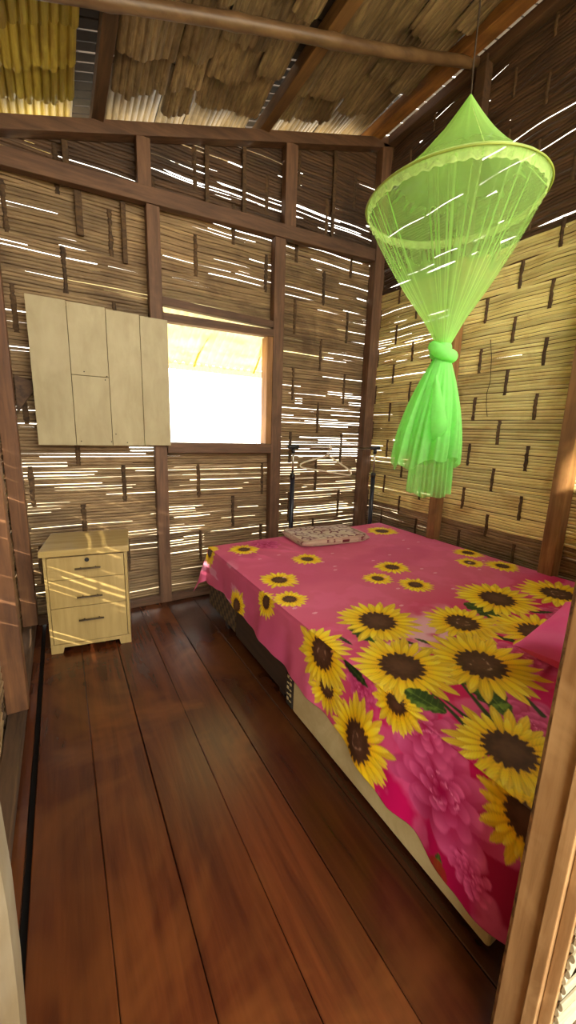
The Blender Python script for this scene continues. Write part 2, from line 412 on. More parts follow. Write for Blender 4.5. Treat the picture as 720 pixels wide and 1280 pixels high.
# studs of the left wall
upright(-0.258, 2.885, 0.05, 2.86, 0.085, 0.085, M_studl)
upright(-0.262, 1.985, 0.05, 2.86, 0.085, 0.080, M_studl)
upright(-0.262, 1.10, 0.05, 2.86, 0.085, 0.080, M_postr)
mb = MB(); mb.beam((-0.27, -0.9, 2.87), (-0.27, 3.10, 2.87), 0.08, 0.07); trim(mb, M_raftd)
mb = MB(); mb.box((-0.30, -0.9, 0.0), (-0.232, 2.99, 0.052)); o = struct(mb.build('baseboard_left', M_raftd, bevel=0.006))
# diagonal offcut braced behind the shutter
mb = MB(); mb.prism([(-0.212, 1.64), (-0.10, 1.60), (-0.10, 1.575), (-0.214, 1.41)], 2.945, 2.985); trim(mb, M_raftd)

# window: frame boards with the opening between them
mb = MB(); mb.beam((0.676, YT, 2.205), (1.54, YT, 2.185), 0.06, 0.05); mb.beam((0.676, YT - 0.004, 2.102), (1.54, YT - 0.004, 2.118), 0.065, 0.055)
wn = struct(mb.build('window_1', M_rail, bevel=0.003))
mb = MB(); mb.box((0.68, YT - 0.045, 1.172), (1.54, YT + 0.06, 1.248)); mb.build('window_sill', M_rail, wn, bevel=0.004)
mb = MB(); mb.box((1.487, YT - 0.03, 1.248), (1.538, YT + 0.07, 2.09)); mb.build('window_jamb', M_postr, wn, bevel=0.003)
mb = MB(); mb.box((0.675, YT + 0.03, 1.248), (0.70, YT + 0.075, 2.09)); mb.build('window_jamb', M_postr, wn, bevel=0.003)
mb = MB(); mb.tube([(1.415, YT, 1.245), (1.415, YT, 1.335), (1.412, YT, 1.348), (1.40, YT, 1.353), (1.385, YT, 1.35)], 0.004, 8); mb.build('window_latch', M_chrome, wn)

# ------------------------------------------------------------------ roof
mb = MB()
YE = 3.40
lift = 0.075
S = lambda x: roof(x) + lift
def shingle_piece(x0, x1, y0, y1, sag, nrib, mat, ribh, rg):
    """one flattened length of split bamboo, culms along y; its far end hangs lower and is ragged"""
    n = nrib*4; ny = 6; g = []
    off = rg.normal(0, 0.010, nrib + 1); wv = rg.uniform(0, 6.28, 2)
    for j in range(ny):
        v = j/(ny-1); row = []
        for i in range(n + 1):
            u = i/n; x = x0 + (x1 - x0)*u; r = u*nrib; k = min(int(r), nrib - 1)
            rib = abs(math.sin(PI*r))**0.6*ribh
            y = y0 + (y1 - y0)*v + (off[k] + 0.012*math.sin(4*u + wv[0]))*(1 if j in (0, ny-1) else 0)
            z = S(x) + 0.03 - sag*(v**1.5) - 0.018*math.sin(PI*u)*(0.4 + 0.6*v) - 0.010*math.sin(7*u + wv[1])*v - rib + 0.004*math.sin(5*u + y*9)
            row.append((x, y, z))
        g.append(row)
    base = len(mb.v); mb.mat = mat; mb.smooth = False; mb.tint = rg.uniform(0.78, 1.15); mb.grid(g)
    # thickness
    g2 = [[(p[0], p[1], p[2] + 0.006) for p in row] for row in g]; mb.grid(g2)
    mb.grid([g[-1], g2[-1]]); mb.grid([g[0], g2[0]])
    t = mb.t
    ribt = rg.uniform(0.82, 1.15, nrib + 1)
    for q in range(base, len(t)):
        loc = (q - base) % (n + 1); t[q] = t[q]*ribt[min(loc//4, nrib-1)]
rg = np.random.default_rng(4)
def column(x0, x1, joints, nrib, mat, ribh=0.007, sag=0.058):
    for a, b in zip(joints[:-1], joints[1:]):
        shingle_piece(x0 + rg.normal(0, 0.004), x1 + rg.normal(0, 0.004), a - 0.06, b + 0.02, sag, nrib, mat, ribh, rg)
column(-0.42, 0.215, [0.2, 0.9, 1.6, 2.05, 2.40, 2.64, 2.86, YE], 16, 1, 0.016, 0.035)
column(0.395, 0.690, [0.2, 0.8, 1.4, 2.0, 2.47, 2.74, YE], 8, 0)
column(0.700, 0.880, [0.2, 0.9, 1.5, 2.1, 2.44, 2.66, 2.88, YE], 5, 0)
column(0.885, 1.180, [0.2, 0.7, 1.3, 1.9, 2.30, 2.56, 2.80, YE], 8, 0)
column(1.170, 1.345, [0.2, 0.9, 1.6, 2.10, 2.50, 2.84, YE], 5, 0)
column(1.47, 1.62, [0.2, 0.8, 1.5, 2.15, 2.60, 2.86, YE], 4, 0)
column(1.62, 1.93, [0.2, 0.7, 1.2, 1.75, 2.26, 2.62, 2.84, YE], 8, 0)
column(1.93, 2.20, [0.2, 0.9, 1.5, 2.05, 2.40, 2.74, YE], 7, 0)
column(2.20, 2.40, [0.2, 0.8, 1.4, 2.0, 2.5, YE], 5, 0)
# slatted deck strips beside the rafters, with open slots between the slats
def ladder(x0, x1, y0, y1, pitch, slot):
    mb.mat = 2; y = y0
    while y < y1:
        mb.tint = random.uniform(0.7, 1.2)
        P = [(x0, S(x0) + 0.045), (x1, S(x1) + 0.045), (x1, S(x1) + 0.06), (x0, S(x0) + 0.06)]
        mb.prism(P, y, y + pitch - slot*random.uniform(0.5, 1.2)); y += pitch
ladder(0.19, 0.42, 0.2, YE, 0.066, 0.010)
ladder(1.32, 1.49, 0.2, 2.15, 0.07, 0.002); ladder(1.32, 1.49, 2.15, YE, 0.07, 0.016)
ladder(2.36, 2.60, 0.2, 1.9, 0.07, 0.004); ladder(2.36, 2.60, 1.9, YE, 0.07, 0.02)
# solid deck over the shingle columns
mb.mat = 2; mb.tint = 1.0
for a, b in ((-0.45, 0.20), (0.41, 1.33), (1.48, 2.37)):
    P = [(a, S(a) + 0.065), (b, S(b) + 0.065), (b, S(b) + 0.075), (a, S(a) + 0.075)]
    mb.prism(P, -1.2, YE + 0.05)
# notched board over the right wall plate: a row of small openings
y = 0.2
while y < YE:
    P = [(2.55, S(2.55) + 0.02), (2.80, S(2.80) + 0.02), (2.80, S(2.80) + 0.03), (2.55, S(2.55) + 0.03)]
    mb.prism(P, y, y + 0.085 - random.uniform(0.010, 0.03)*(1.0 if y > 1.6 else 0.4)); y += 0.085
P = [(-1.5, S(-1.5) + 0.09), (2.9, S(2.9) + 0.09), (2.9, S(2.9) + 0.10), (-1.5, S(-1.5) + 0.10)]  # unseen outer sheet with left eave, added to keep the sun out
mb.prism(P, -1.2, 2.45)
P = [(-1.5, S(-1.5) + 0.09), (0.1, S(0.1) + 0.09), (0.1, S(0.1) + 0.10), (-1.5, S(-1.5) + 0.10)]  # far stretch of the added eave
mb.prism(P, 2.45, YE + 0.1)
struct(mb.build('ceiling', [M_shing, M_shingy, M_deck]))
# rafters running back to front, and round poles across them
for x, w, mat in ((0.335, 0.065, M_raftd), (1.43, 0.07, M_raftm), (2.46, 0.10, M_raft)):
    mb = MB(); mb.beam((x, 0.2, roof(x) + 0.035), (x, YE - 0.05, roof(x) + 0.035), w, 0.085); trim(mb, mat)
def pole(y, z_off, xa, xb, r):
    m = MB(); m.smooth = True; pts = []; rad = []; n = 40
    for i in range(n + 1):
        x = xa + (xb - xa)*i/n
        pts.append((x, y - 0.02*(x - xa)/(xb - xa)*2 + 0.006*math.sin(x*4), roof(x) - z_off + 0.006*math.sin(x*3.1)))
        rad.append(r*(1.0 + (0.16 if i % 8 == 0 else 0.0)))
    m.tube(pts, rad, 14); return trim(m, M_pole, 0)
pole(2.15, 0.028, -0.25, 2.57, 0.030)
pole(1.50, 0.028, -0.25, 2.57, 0.030)
pole(0.75, 0.028, -0.25, 2.57, 0.030)

# ------------------------------------------------------------------ doorway frame around the camera side
mb = MB(); mb.box((0.742, 0.234, -0.02), (0.80, 0.284, 2.05)); trim(mb, M_jamb, 0.002)
mb = MB(); mb.prism([(0.748, 0.284), (0.757, 0.294), (0.80, 0.294), (0.80, 0.284)], -0.02, 2.05, 'z'); trim(mb, M_rough, 0)
mb = MB(); mb.box((0.731, 0.211, -0.02), (0.80, 0.2335, 2.05)); trim(mb, M_jamb, 0.002)
mb = MB(); mb.box((0.744, 0.190, -0.02), (0.80, 0.2105, 2.05)); trim(mb, M_jamb, 0.002)
mb = MB(); zs = np.linspace(-0.02, 2.05, 24)
g = []
for z in zs:
    e = -0.0655 - 0.030*max(0.0, 1.0 - z) + 0.003*math.sin(z*9)
    g.append([(e - 0.10, 0.30, z), (e - 0.012, 0.30, z), (e, 0.312, z), (e, 0.345, z), (e - 0.02, 0.36, z), (e - 0.10, 0.36, z)])
mb.smooth = False; mb.grid(g, True); trim(mb, M_pale, 0)

# ================================================================== THINGS
# ------------------------------------------------------------------ shutter panel
sh = empty('window_shutter', (0.29, 2.90, 1.222))
tag(sh, 'cream painted wooden board shutter slid open beside the bright window', 'shutter')
def L(x, y, z): return (x - 0.29, y - 2.90, z - 1.222)
mb = MB(); g_ = 0.0014
cuts = [-0.118, 0.092, 0.308, 0.513, 0.696]
for i in range(4):
    a, b = cuts[i] + g_, cuts[i+1] - g_
    mb.tint = [0.96, 1.0, 1.02, 0.98][i]
    if i == 1:
        mb.box(L(a, 2.885, 1.224), L(b, 2.903, 1.660)); mb.box(L(a, 2.885, 1.663), L(b, 2.903, 2.084))
    else:
        mb.box(L(a, 2.885, 1.224 + 0.004*(i % 2)), L(b, 2.903, 2.088 - 0.006*i))
mb.build('panel', M_cream, sh, bevel=0.0015)
mb = MB(); 
mb.box(L(-0.10, 2.904, 1.27), L(0.68, 2.922, 1.33)); mb.box(L(-0.10, 2.904, 1.98), L(0.68, 2.922, 2.04))
mb.box(L(-0.115, 2.9035, 1.23), L(0.69, 2.908, 2.06)); mb.build('back_batten', M_seam, sh)
for (x, z) in ((0.165, 1.685), (0.295, 1.668), (0.285, 1.645), (0.33, 1.30), (0.12, 1.25), (0.30, 1.25), (0.40, 1.245)):
    mb = MB(); mb.tube([L(x, 2.886, z), L(x, 2.8835, z)], 0.004, 8); mb.build('nail_head', M_dark, sh)

# ------------------------------------------------------------------ nightstand
ns = empty('nightstand', (0.08, 2.47, 0.0), math.radians(-7.8))
tag(ns, 'pale wood laminate nightstand with three drawers in the back corner below the shutter', 'nightstand')
w2 = 0.222; dp = 0.40
mb = MB(); 
mb.box((-w2, 0.004, 0.0), (-w2 + 0.016, dp, 0.612)); mb.box((w2 - 0.016, 0.004, 0.0), (w2, dp, 0.612))
mb.box((-w2 + 0.016, 0.02, 0.04), (w2 - 0.016, dp, 0.05)); mb.box((-w2 + 0.016, dp - 0.012, 0.04), (w2 - 0.016, dp, 0.612))
mb.box((-w2 + 0.016, 0.02, 0.585), (w2 - 0.016, dp, 0.612)); mb.build('body', M_lam, ns, bevel=0.0015)
mb = MB(); mb.box((-w2 + 0.016, 0.022, 0.05), (w2 - 0.016, 0.03, 0.585)); mb.build('inner_panel', M_dark, ns)
mb = MB(); mb.prism([(-w2, 0.0), (-w2 + 0.062, 0.0), (-w2 + 0.07, 0.034), (w2 - 0.07, 0.034), (w2 - 0.062, 0.0), (w2, 0.0), (w2, 0.056), (-w2, 0.056)], -0.002, 0.018); mb.build('plinth', M_lam, ns, bevel=0.0015)
mb = MB(); mb.box((-w2 - 0.014, -0.022, 0.612), (w2 + 0.014, dp + 0.004, 0.650)); mb.build('top', M_lamtop, ns, bevel=0.004)
for z0, z1, hz in ((0.464, 0.600, 0.530), (0.290, 0.4605, 0.352), (0.0595, 0.2865, 0.205)):
    mb = MB(); mb.box((-w2 + 0.019, -0.002, z0), (w2 - 0.019, 0.018, z1)); d = mb.build('drawer', M_lam, ns, bevel=0.002)
    mb = MB(); hx = 0.008
    mb.tube([(hx - 0.068, -0.024, hz), (hx + 0.068, -0.024, hz)], 0.0055, 10)
    for q in (-0.04, 0.04): mb.tube([(hx + q, -0.002, hz), (hx + q, -0.024, hz)], 0.004, 8)
    mb.build('handle', M_handle, d)
    if z0 > 0.4:
        mb = MB(); mb.tube([(0.004, -0.002, 0.577), (0.004, -0.006, 0.577)], 0.0125, 16); mb.box((0.0025, -0.0075, 0.571), (0.0055, -0.0061, 0.583)); lk = mb.build('lock', M_black, d); lk['label'] = 'black keyhole lock'

# ------------------------------------------------------------------ bed
XE = 0.885; ZT = lambda x: 0.50 + 0.03*(x - 0.88)/1.7
BL = 2.66; BW = 1.695
bed = empty('bed', (1.73, 1.5, 0.0)); tag(bed, 'low wide bed base standing along the right wall with dark and cream sides', 'bed')
def Bx(m, lo, hi): m.box((lo[0]-1.73, lo[1]-1.5, lo[2]), (hi[0]-1.73, hi[1]-1.5, hi[2]))
mb = MB(); Bx(mb, (0.93, 0.38, 0.10), (2.56, 2.62, 0.27)); mb.build('frame', M_bedw, bed, bevel=0.006)
mb = MB(); Bx(mb, (0.885, 1.465, 0.055), (0.935, 2.12, 0.270)); o = mb.build('side_panel', M_bedw, bed, bevel=0.006); o['label'] = 'dark brown side panel'
mb = MB(); Bx(mb, (0.885, 2.125, 0.065), (0.935, 2.64, 0.270)); o = mb.build('side_panel', M_check, bed, bevel=0.01); o['label'] = 'brown checked far side panel'
mb = MB(); Bx(mb, (0.885, 0.38, 0.012), (0.935, 1.405, 0.270)); o = mb.build('side_panel', M_cloth, bed, bevel=0.012, seg=3); o['label'] = 'cream near side panel'
mb = MB(); Bx(mb, (0.883, 1.405, 0.02), (0.935, 1.465, 0.270)); lb = mb.build('label_strip', M_dark, bed, bevel=0.003); lb['label'] = 'dark strip with pale printed marks'
mb = MB(); mb.mat = 0
for k in range(7):
    z = 0.05 + 0.03*k
    for q in range(2):
        y0 = 1.414 + 0.024*q; mb.box((0.8805-1.73, y0-1.5, z), (0.8828-1.73, y0 + 0.016 - 1.5, z + 0.006 + 0.008*((k+q) % 2)))
mb.build('printed_marks', M_cloth, lb)
for (x, y) in ((0.94, 2.34), (0.94, 0.46), (2.50, 2.34), (2.50, 0.46), (0.94, 1.55)):
    mb = MB(); Bx(mb, (x - 0.03, y - 0.03, 0.0), (x + 0.03, y + 0.03, 0.105)); mb.build('leg', M_black, bed, bevel=0.004)
mt = MB(); mt.box((0.905, 0.39, 0.272), (2.58, 2.63, 0.478))
tag(mt.build('mattress', M_cloth, None, bevel=0.03, seg=4), 'thick mattress lying on the low bed under the sunflower sheet', 'mattress')

# printed sunflower sheet: a draped cloth whose dye pattern is stored on its vertices
def hexc(r, g, b): return np.array(lin(r, g, b)[:3])
def smooth(e0, e1, x):
    t = np.clip((x - e0)/(e1 - e0), 0, 1); return t*t*(3 - 2*t)
def vnoise(x, y, seed):
    r = np.random.default_rng(seed).random((64, 64))
    xi = np.floor(x).astype(int); yi = np.floor(y).astype(int); fx = x - xi; fy = y - yi
    fx = fx*fx*(3-2*fx); fy = fy*fy*(3-2*fy); w = lambda i, j: r[i % 64, j % 64]
    return (w(xi, yi)*(1-fx) + w(xi+1, yi)*fx)*(1-fy) + (w(xi, yi+1)*(1-fx) + w(xi+1, yi+1)*fx)*fy
def fbm(x, y, seed, o=4):
    s = 0; a = 0.5
    for k in range(o): s = s + a*vnoise(x*2**k, y*2**k, seed + k); a *= 0.5
    return s
HEM_T = np.array([0.20, 0.33, 0.42, 0.50, 0.58, 0.66, 0.74, 0.81, 0.87, 0.93, 1.03, 1.15, 1.43, 1.64, 2.0, 2.28, 2.45, 2.70])
HEM_D = np.array([0.41, 0.395, 0.405, 0.405, 0.395, 0.388, 0.395, 0.378, 0.362, 0.352, 0.33, 0.317, 0.305, 0.293, 0.266, 0.246, 0.262, 0.285])
BD = 0.26
tt = np.concatenate([np.arange(0.315, BL, 0.0038), BL + np.arange(0.0, BD + 0.001, 0.008)])
hemc = np.interp(tt, HEM_T, HEM_D)
NS = 92
ss_top = np.arange(0.0038, BW + 0.001, 0.0038)
v = np.linspace(1, 0, NS)
Sg = np.concatenate([-(v[None, :]*hemc[:, None]), np.repeat(ss_top[None, :], len(tt), 0)], axis=1)
Tg = np.repeat(tt[:, None], Sg.shape[1], 1)
a = np.clip(-Sg, 0, None); b = np.clip(Tg - BL, 0, None)
dd = np.hypot(a, b); phi = np.arctan2(b, a + 1e-9)
rr = 0.035
arc = PI/2*rr
ang = np.clip(dd/rr, 0, PI/2)
out = rr*np.sin(ang) - rr; drop = rr*(1 - np.cos(ang)) + np.clip(dd - arc, 0, None)
hang = np.clip(dd - arc, 0, None)
corner = np.sin(2*phi)
out = out + hang*(0.085 + 0.27*corner) + hang*0.04*np.sin(Tg*15 + 1.2)*(b < 1e-6) + 0.015*hang*np.sin(Tg*37)
Xg = np.where(Sg >= 0, XE + Sg, XE) - np.where(dd > 0, out*np.cos(phi) + rr*np.cos(phi)*0.0, 0)
Yg = np.minimum(Tg, BL) + np.where(b > 0, out*np.sin(phi), 0)
Xg = np.where(a > 0, XE - out*np.cos(phi) - rr*0.0, np.where(Sg >= 0, XE + Sg, XE))
Zg = ZT(np.clip(XE + Sg, XE, 9)) - drop
# softness of the bed and wrinkles
Zg = Zg + np.where(dd == 0, smooth(0.0, 0.10, Sg)*smooth(0.0, 0.10, BL - Tg), 0)*np.where(dd == 0, 0.010*(fbm(Sg*2.2 + 3, Tg*2.2 + 5, 40) - 0.47) + 0.0035*(fbm(Sg*9, Tg*9, 50) - 0.47), 0)
def crease(p, q, w, h):
    px, py = p; qx, qy = q; L2 = (qx-px)**2 + (qy-py)**2
    u = np.clip(((Sg-px)*(qx-px) + (Tg-py)*(qy-py))/L2, 0, 1); dx = Sg - px - u*(qx-px); dy = Tg - py - u*(qy-py)
    return h*np.exp(-(dx*dx+dy*dy)/(w*w))*np.sin(PI*np.clip(u, 0.02, 0.98))
Zg += np.where(Sg > -0.0, crease((0.42, 0.95), (0.98, 0.86), 0.018, 0.012) + crease((0.45, 0.60), (0.85, 0.66), 0.012, 0.005) + crease((0.40, 0.52), (0.75, 0.60), 0.012, 0.004)
     + crease((0.22, 2.50), (0.60, 2.20), 0.02, 0.010) + crease((0.60, 0.70), (0.95, 0.64), 0.016, 0.010), 0)
Zg = np.maximum(Zg, 0.012)

C_ = np.zeros(Sg.shape + (3,))
n1 = fbm(Sg*3.1 + 1, Tg*3.1 + 2, 1); n2 = fbm(Sg*8 + 4, Tg*8 + 9, 2); n3 = fbm(Sg*1.6 + 7, Tg*1.6, 3)
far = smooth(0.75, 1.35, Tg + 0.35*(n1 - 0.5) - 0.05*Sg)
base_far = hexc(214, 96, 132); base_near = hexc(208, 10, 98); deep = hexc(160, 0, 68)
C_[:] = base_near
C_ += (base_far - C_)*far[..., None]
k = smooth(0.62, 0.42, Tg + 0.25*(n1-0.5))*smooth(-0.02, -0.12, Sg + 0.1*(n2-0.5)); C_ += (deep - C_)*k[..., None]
k = smooth(0.52, 0.66, n2)*0.45*(1 - 0.6*far); C_ += (hexc(240, 120, 176) - C_)*k[..., None]
k = smooth(0.50, 0.62, n3)*far*0.5; C_ += (hexc(196, 74, 120) - C_)*k[..., None]
# paler folds of printed petal near the far corner and between the big flowers
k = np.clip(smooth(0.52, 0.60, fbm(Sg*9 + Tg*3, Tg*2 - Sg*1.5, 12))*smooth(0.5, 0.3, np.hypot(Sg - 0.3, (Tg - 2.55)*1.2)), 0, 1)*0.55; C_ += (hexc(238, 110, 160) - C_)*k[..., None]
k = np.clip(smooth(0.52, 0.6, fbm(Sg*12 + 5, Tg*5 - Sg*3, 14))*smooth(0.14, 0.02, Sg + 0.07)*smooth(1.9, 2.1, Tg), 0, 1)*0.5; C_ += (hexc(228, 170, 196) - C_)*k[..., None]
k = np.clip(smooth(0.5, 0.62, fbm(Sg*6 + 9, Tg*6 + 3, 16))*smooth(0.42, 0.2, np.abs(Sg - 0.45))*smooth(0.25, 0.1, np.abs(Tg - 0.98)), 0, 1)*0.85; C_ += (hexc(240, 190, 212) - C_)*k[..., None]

def box_idx(s, t, R):
    ti = np.where(np.abs(tt - t) < R)[0]
    return slice(ti[0], ti[-1] + 1) if len(ti) else None
def paint(sl, mask, col):
    C_[sl] += (col - C_[sl])*mask[..., None]
def sunflower(s, t, R, seed, cr=0.40, npet=19, rot=0.0, squash=1.0, front=None):
    rg = np.random.default_rng(seed); sl = box_idx(s, t, R*1.15)
    if sl is None: return
    x = Sg[sl] - s; y = (Tg[sl] - t)/squash; r = np.hypot(x, y); th = np.arctan2(y, x) + rot
    inside = r < R*1.2
    for layer in range(2):
        n = npet + layer*3; u = (th/(2*PI)*n + 0.5*layer + rg.random()) % n
        k = np.floor(u).astype(int) % n; f = u - np.floor(u) - 0.5
        Lp = rg.uniform(0.80, 1.06, n)*(1.0 if layer == 0 else 0.90); bend = rg.normal(0, 0.16, n); wd = rg.uniform(0.92, 1.08, n)
        q = np.clip((r/R - cr*0.8)/(Lp[k] - cr*0.8), 0, 1.2)
        ff = np.abs(f - bend[k]*q*0.6)*2*wd[k]
        width = np.where(q < 0.42, 0.80 + 0.3*q, np.clip(1 - (np.clip(q - 0.42, 0, 1)/0.58)**1.7, 0, 1)*0.926)*(1.18 if layer == 0 else 1.05)
        m = np.clip((width - ff)*14, 0, 1)*(q < 1)*inside
        streak = 0.5 + 0.5*np.sin(f*26 + k*2.1 + 3*q)
        tone = rg.uniform(0.86, 1.08, n)[k]
        c0 = hexc(238, 168, 12); c1 = hexc(255, 216, 30); c2 = hexc(255, 232, 96)
        qq = np.clip(q, 0, 1)[..., None]
        col = c0 + (c1 - c0)*np.clip(qq*2.2, 0, 1) + (c2 - c1)*np.clip(qq*1.9 - 0.9, 0, 1)*0.75
        col = col*(0.90 + 0.16*streak[..., None])*tone[..., None]
        col = col*(1 - 0.30*smooth(0.55, 1.0, ff/np.maximum(width, 0.05))[..., None])
        if layer == 0: col = col*np.array([0.86, 0.78, 0.7])
        paint(sl, m, col)
    rim = cr*R*(1 + 0.09*np.sin(th*17 + rg.random()*6) + 0.05*np.sin(th*29))
    m = np.clip((rim - r)/(0.022*R) , 0, 1)
    nn = fbm(Sg[sl]*70, Tg[sl]*70, seed + 5)
    rad = (r/(cr*R))
    col = hexc(74, 44, 26)*(0.55 + 0.9*nn[..., None]) + (hexc(112, 74, 56) - hexc(74, 44, 26))*(smooth(0.75, 0.2, rad)*0.45)[..., None]
    paint(sl, m, col)
    if front == 'ring':
        m = np.clip(1 - np.abs(rad - 0.36 - 0.06*np.sin(3*th))/0.07, 0, 1)*smooth(0.42, 0.6, nn)*0.8; paint(sl, m, hexc(196, 160, 130))
def leaf(p, q, w, seed, dark=False):
    (px, py), (qx, qy) = p, q; Ln = math.hypot(qx-px, qy-py); sl = box_idx((px+qx)/2, (py+qy)/2, Ln*0.75 + w)
    x = Sg[sl] - px; y = Tg[sl] - py; ux, uy = (qx-px)/Ln, (qy-py)/Ln
    u = (x*ux + y*uy)/Ln; vv = (-x*uy + y*ux)
    ser = 1 + 0.10*np.sin(u*40)
    wid = w*np.sqrt(np.clip(np.sin(PI*np.clip(u, 0, 1))*(1.15 - 0.5*u), 0, 2))*ser
    m = np.clip((wid - np.abs(vv))/0.005, 0, 1)*((u > 0) & (u < 1))
    nn = fbm(Sg[sl]*24, Tg[sl]*24, seed)
    vein = np.clip(1 - np.abs(vv)/0.004, 0, 1) + 0.6*np.clip(1 - np.abs(((u*7 + np.abs(vv)*18) % 1) - 0.5)/0.10, 0, 1)
    col = hexc(44, 70, 20)*(0.55 + 0.9*nn[..., None]) + (hexc(140, 170, 62) - hexc(44, 70, 20))*np.clip(vein*0.35 + smooth(0.52, 0.7, nn)*0.5, 0, 1)[..., None]
    if dark: col = col*0.35
    paint(sl, m, col)
def stem(p, q, w):
    (px, py), (qx, qy) = p, q; L2 = (qx-px)**2 + (qy-py)**2; sl = box_idx((px+qx)/2, (py+qy)/2, math.sqrt(L2)/2 + 0.03)
    u = np.clip(((Sg[sl]-px)*(qx-px) + (Tg[sl]-py)*(qy-py))/L2, 0, 1); d = np.hypot(Sg[sl]-px-u*(qx-px), Tg[sl]-py-u*(qy-py))
    m = np.clip((w*(0.7+0.6*u) - d)/0.004, 0, 1); nn = fbm(Sg[sl]*30, Tg[sl]*30, 77); paint(sl, m, hexc(46, 62, 24)*(0.5 + nn[..., None]))
def dahlia(s, t, R, seed, sq=1.0):
    rg = np.random.default_rng(seed); sl = box_idx(s, t, R*1.1*sq)
    x = Sg[sl] - s; y = (Tg[sl] - t)/sq; r = np.hypot(x, y)/R; th = np.arctan2(y, x)
    for i, (ro, n) in enumerate(((1.0, 9), (0.86, 9), (0.72, 8), (0.58, 8), (0.44, 7), (0.31, 6), (0.19, 5))):
        u = (th/(2*PI)*n + rg.random() + 0.25*np.sin(r*5 + i)) % n; k = np.floor(u).astype(int) % n; f = np.abs(u - np.floor(u) - 0.5)*2
        Lp = ro*rg.uniform(0.86, 1.06, n)[k]; q = r/Lp; edge = np.clip(1 - f**3.0*0.55, 0, 1)
        m = np.clip((edge - q)*16, 0, 1)
        lite = np.clip(q/np.maximum(edge, 0.1), 0, 1)**2.4*(1 - f**2)
        tone = rg.uniform(0.55, 1.1, n)[k]
        col = hexc(168, 0, 78) + (hexc(240, 110, 172) - hexc(168, 0, 78))*(lite*tone)[..., None]
        paint(sl, m*0.95, col)
    m = np.clip(1 - np.abs(r - 0.2 - 0.05*np.sin(th*3))/0.03, 0, 1)*(fbm(Sg[sl]*90, Tg[sl]*90, 8) > 0.52); paint(sl, m*0.8, hexc(246, 140, 190))

dahlia(-0.170, 0.565, 0.185, 31, 1.2)
dahlia(-0.02, 0.66, 0.13, 32, 1.2); dahlia(0.27, 0.50, 0.16, 33); dahlia(0.62, 0.72, 0.13, 34); dahlia(-0.07, 0.93, 0.09, 35); dahlia(0.52, 0.90, 0.07, 36)
dahlia(1.15, 0.82, 0.11, 38); dahlia(0.40, 2.52, 0.13, 39); dahlia(-0.31, 0.44, 0.06, 41, 1.2)
for p, q, w in (((0.14, 0.74), (0.10, 0.56), 0.009), ((0.28, 0.74), (0.17, 0.50), 0.010), ((0.42, 0.62), (0.36, 0.50), 0.009), ((0.15, 0.72), (0.14, 0.60), 0.008)): stem(p, q, w)
leaf((0.20, 1.24), (0.20, 1.05), 0.055, 3); leaf((0.86, 1.14), (0.88, 0.90), 0.065, 4)
leaf((0.37, 0.80), (0.26, 0.54), 0.060, 5)
for p, q, w in (((-0.025, 1.06), (-0.055, 0.90), 0.022), ((0.28, 1.06), (0.33, 0.98), 0.016), ((0.36, 1.02), (0.40, 0.93), 0.014), ((0.66, 0.90), (0.74, 0.76), 0.020), ((1.06, 0.92), (1.16, 0.86), 0.018), ((0.08, 1.20), (0.09, 1.10), 0.014)): leaf(p, q, w, 8, True)
FL = [(0.212, 2.478, 0.120), (-0.045, 2.62, 0.120), (0.506, 2.087, 0.115), (0.161, 1.854, 0.128), (0.083, 1.601, 0.105), (-0.060, 1.705, 0.105), (-0.225, 2.062, 0.115),
      (1.50, 2.42, 0.150), (0.908, 1.701, 0.125), (0.691, 1.601, 0.098), (0.815, 1.425, 0.112), (1.446, 1.523, 0.100), (1.585, 1.379, 0.115), (1.625, 1.662, 0.115),
      (1.420, 0.965, 0.215), (1.059, 1.089, 0.225), (0.882, 0.783, 0.215), (0.663, 1.008, 0.190), (-0.200, 1.13, 0.12), (-0.072, 1.185, 0.180),
      (0.326, 1.208, 0.215), (0.442, 0.767, 0.235), (-0.020, 0.775, 0.125), (0.163, 0.902, 0.215), (-0.275, 0.914, 0.185), (-0.045, 0.345, 0.150), (0.135, 0.475, 0.180),
      (1.30, 0.55, 0.2), (0.85, 0.42, 0.2)]
for i, (s, t, R) in enumerate(FL):
    sunflower(s, t, R, 100 + i, cr=0.40 if R > 0.14 else 0.38, npet=22 if R > 0.14 else 18, rot=i*0.7, squash=1.0, front='ring' if i in (17, 19, 21, 14, 24) else None)
leaf((0.075, 0.80), (0.10, 0.655), 0.050, 6)
leaf((-0.345, 0.535), (-0.43, 0.525), 0.018, 9); 
sl = box_idx(-0.39, 0.53, 0.06); m = ((np.hypot((Sg[sl]+0.40), (Tg[sl]-0.53)) < 0.035)*1.0); paint(sl, m*0.9, hexc(150, 40, 24))
for i in range(26):                                           # small pale printed flecks
    s, t = RNG.uniform(0.0, 1.6), RNG.uniform(1.25, 2.5); sl = box_idx(s, t, 0.03)
    m = (np.hypot((Sg[sl]-s)/0.014, (Tg[sl]-t)/0.008) < 1)*0.6; paint(sl, m, hexc(240, 190, 206))
C_ = np.clip(C_, 0.0, 0.95)

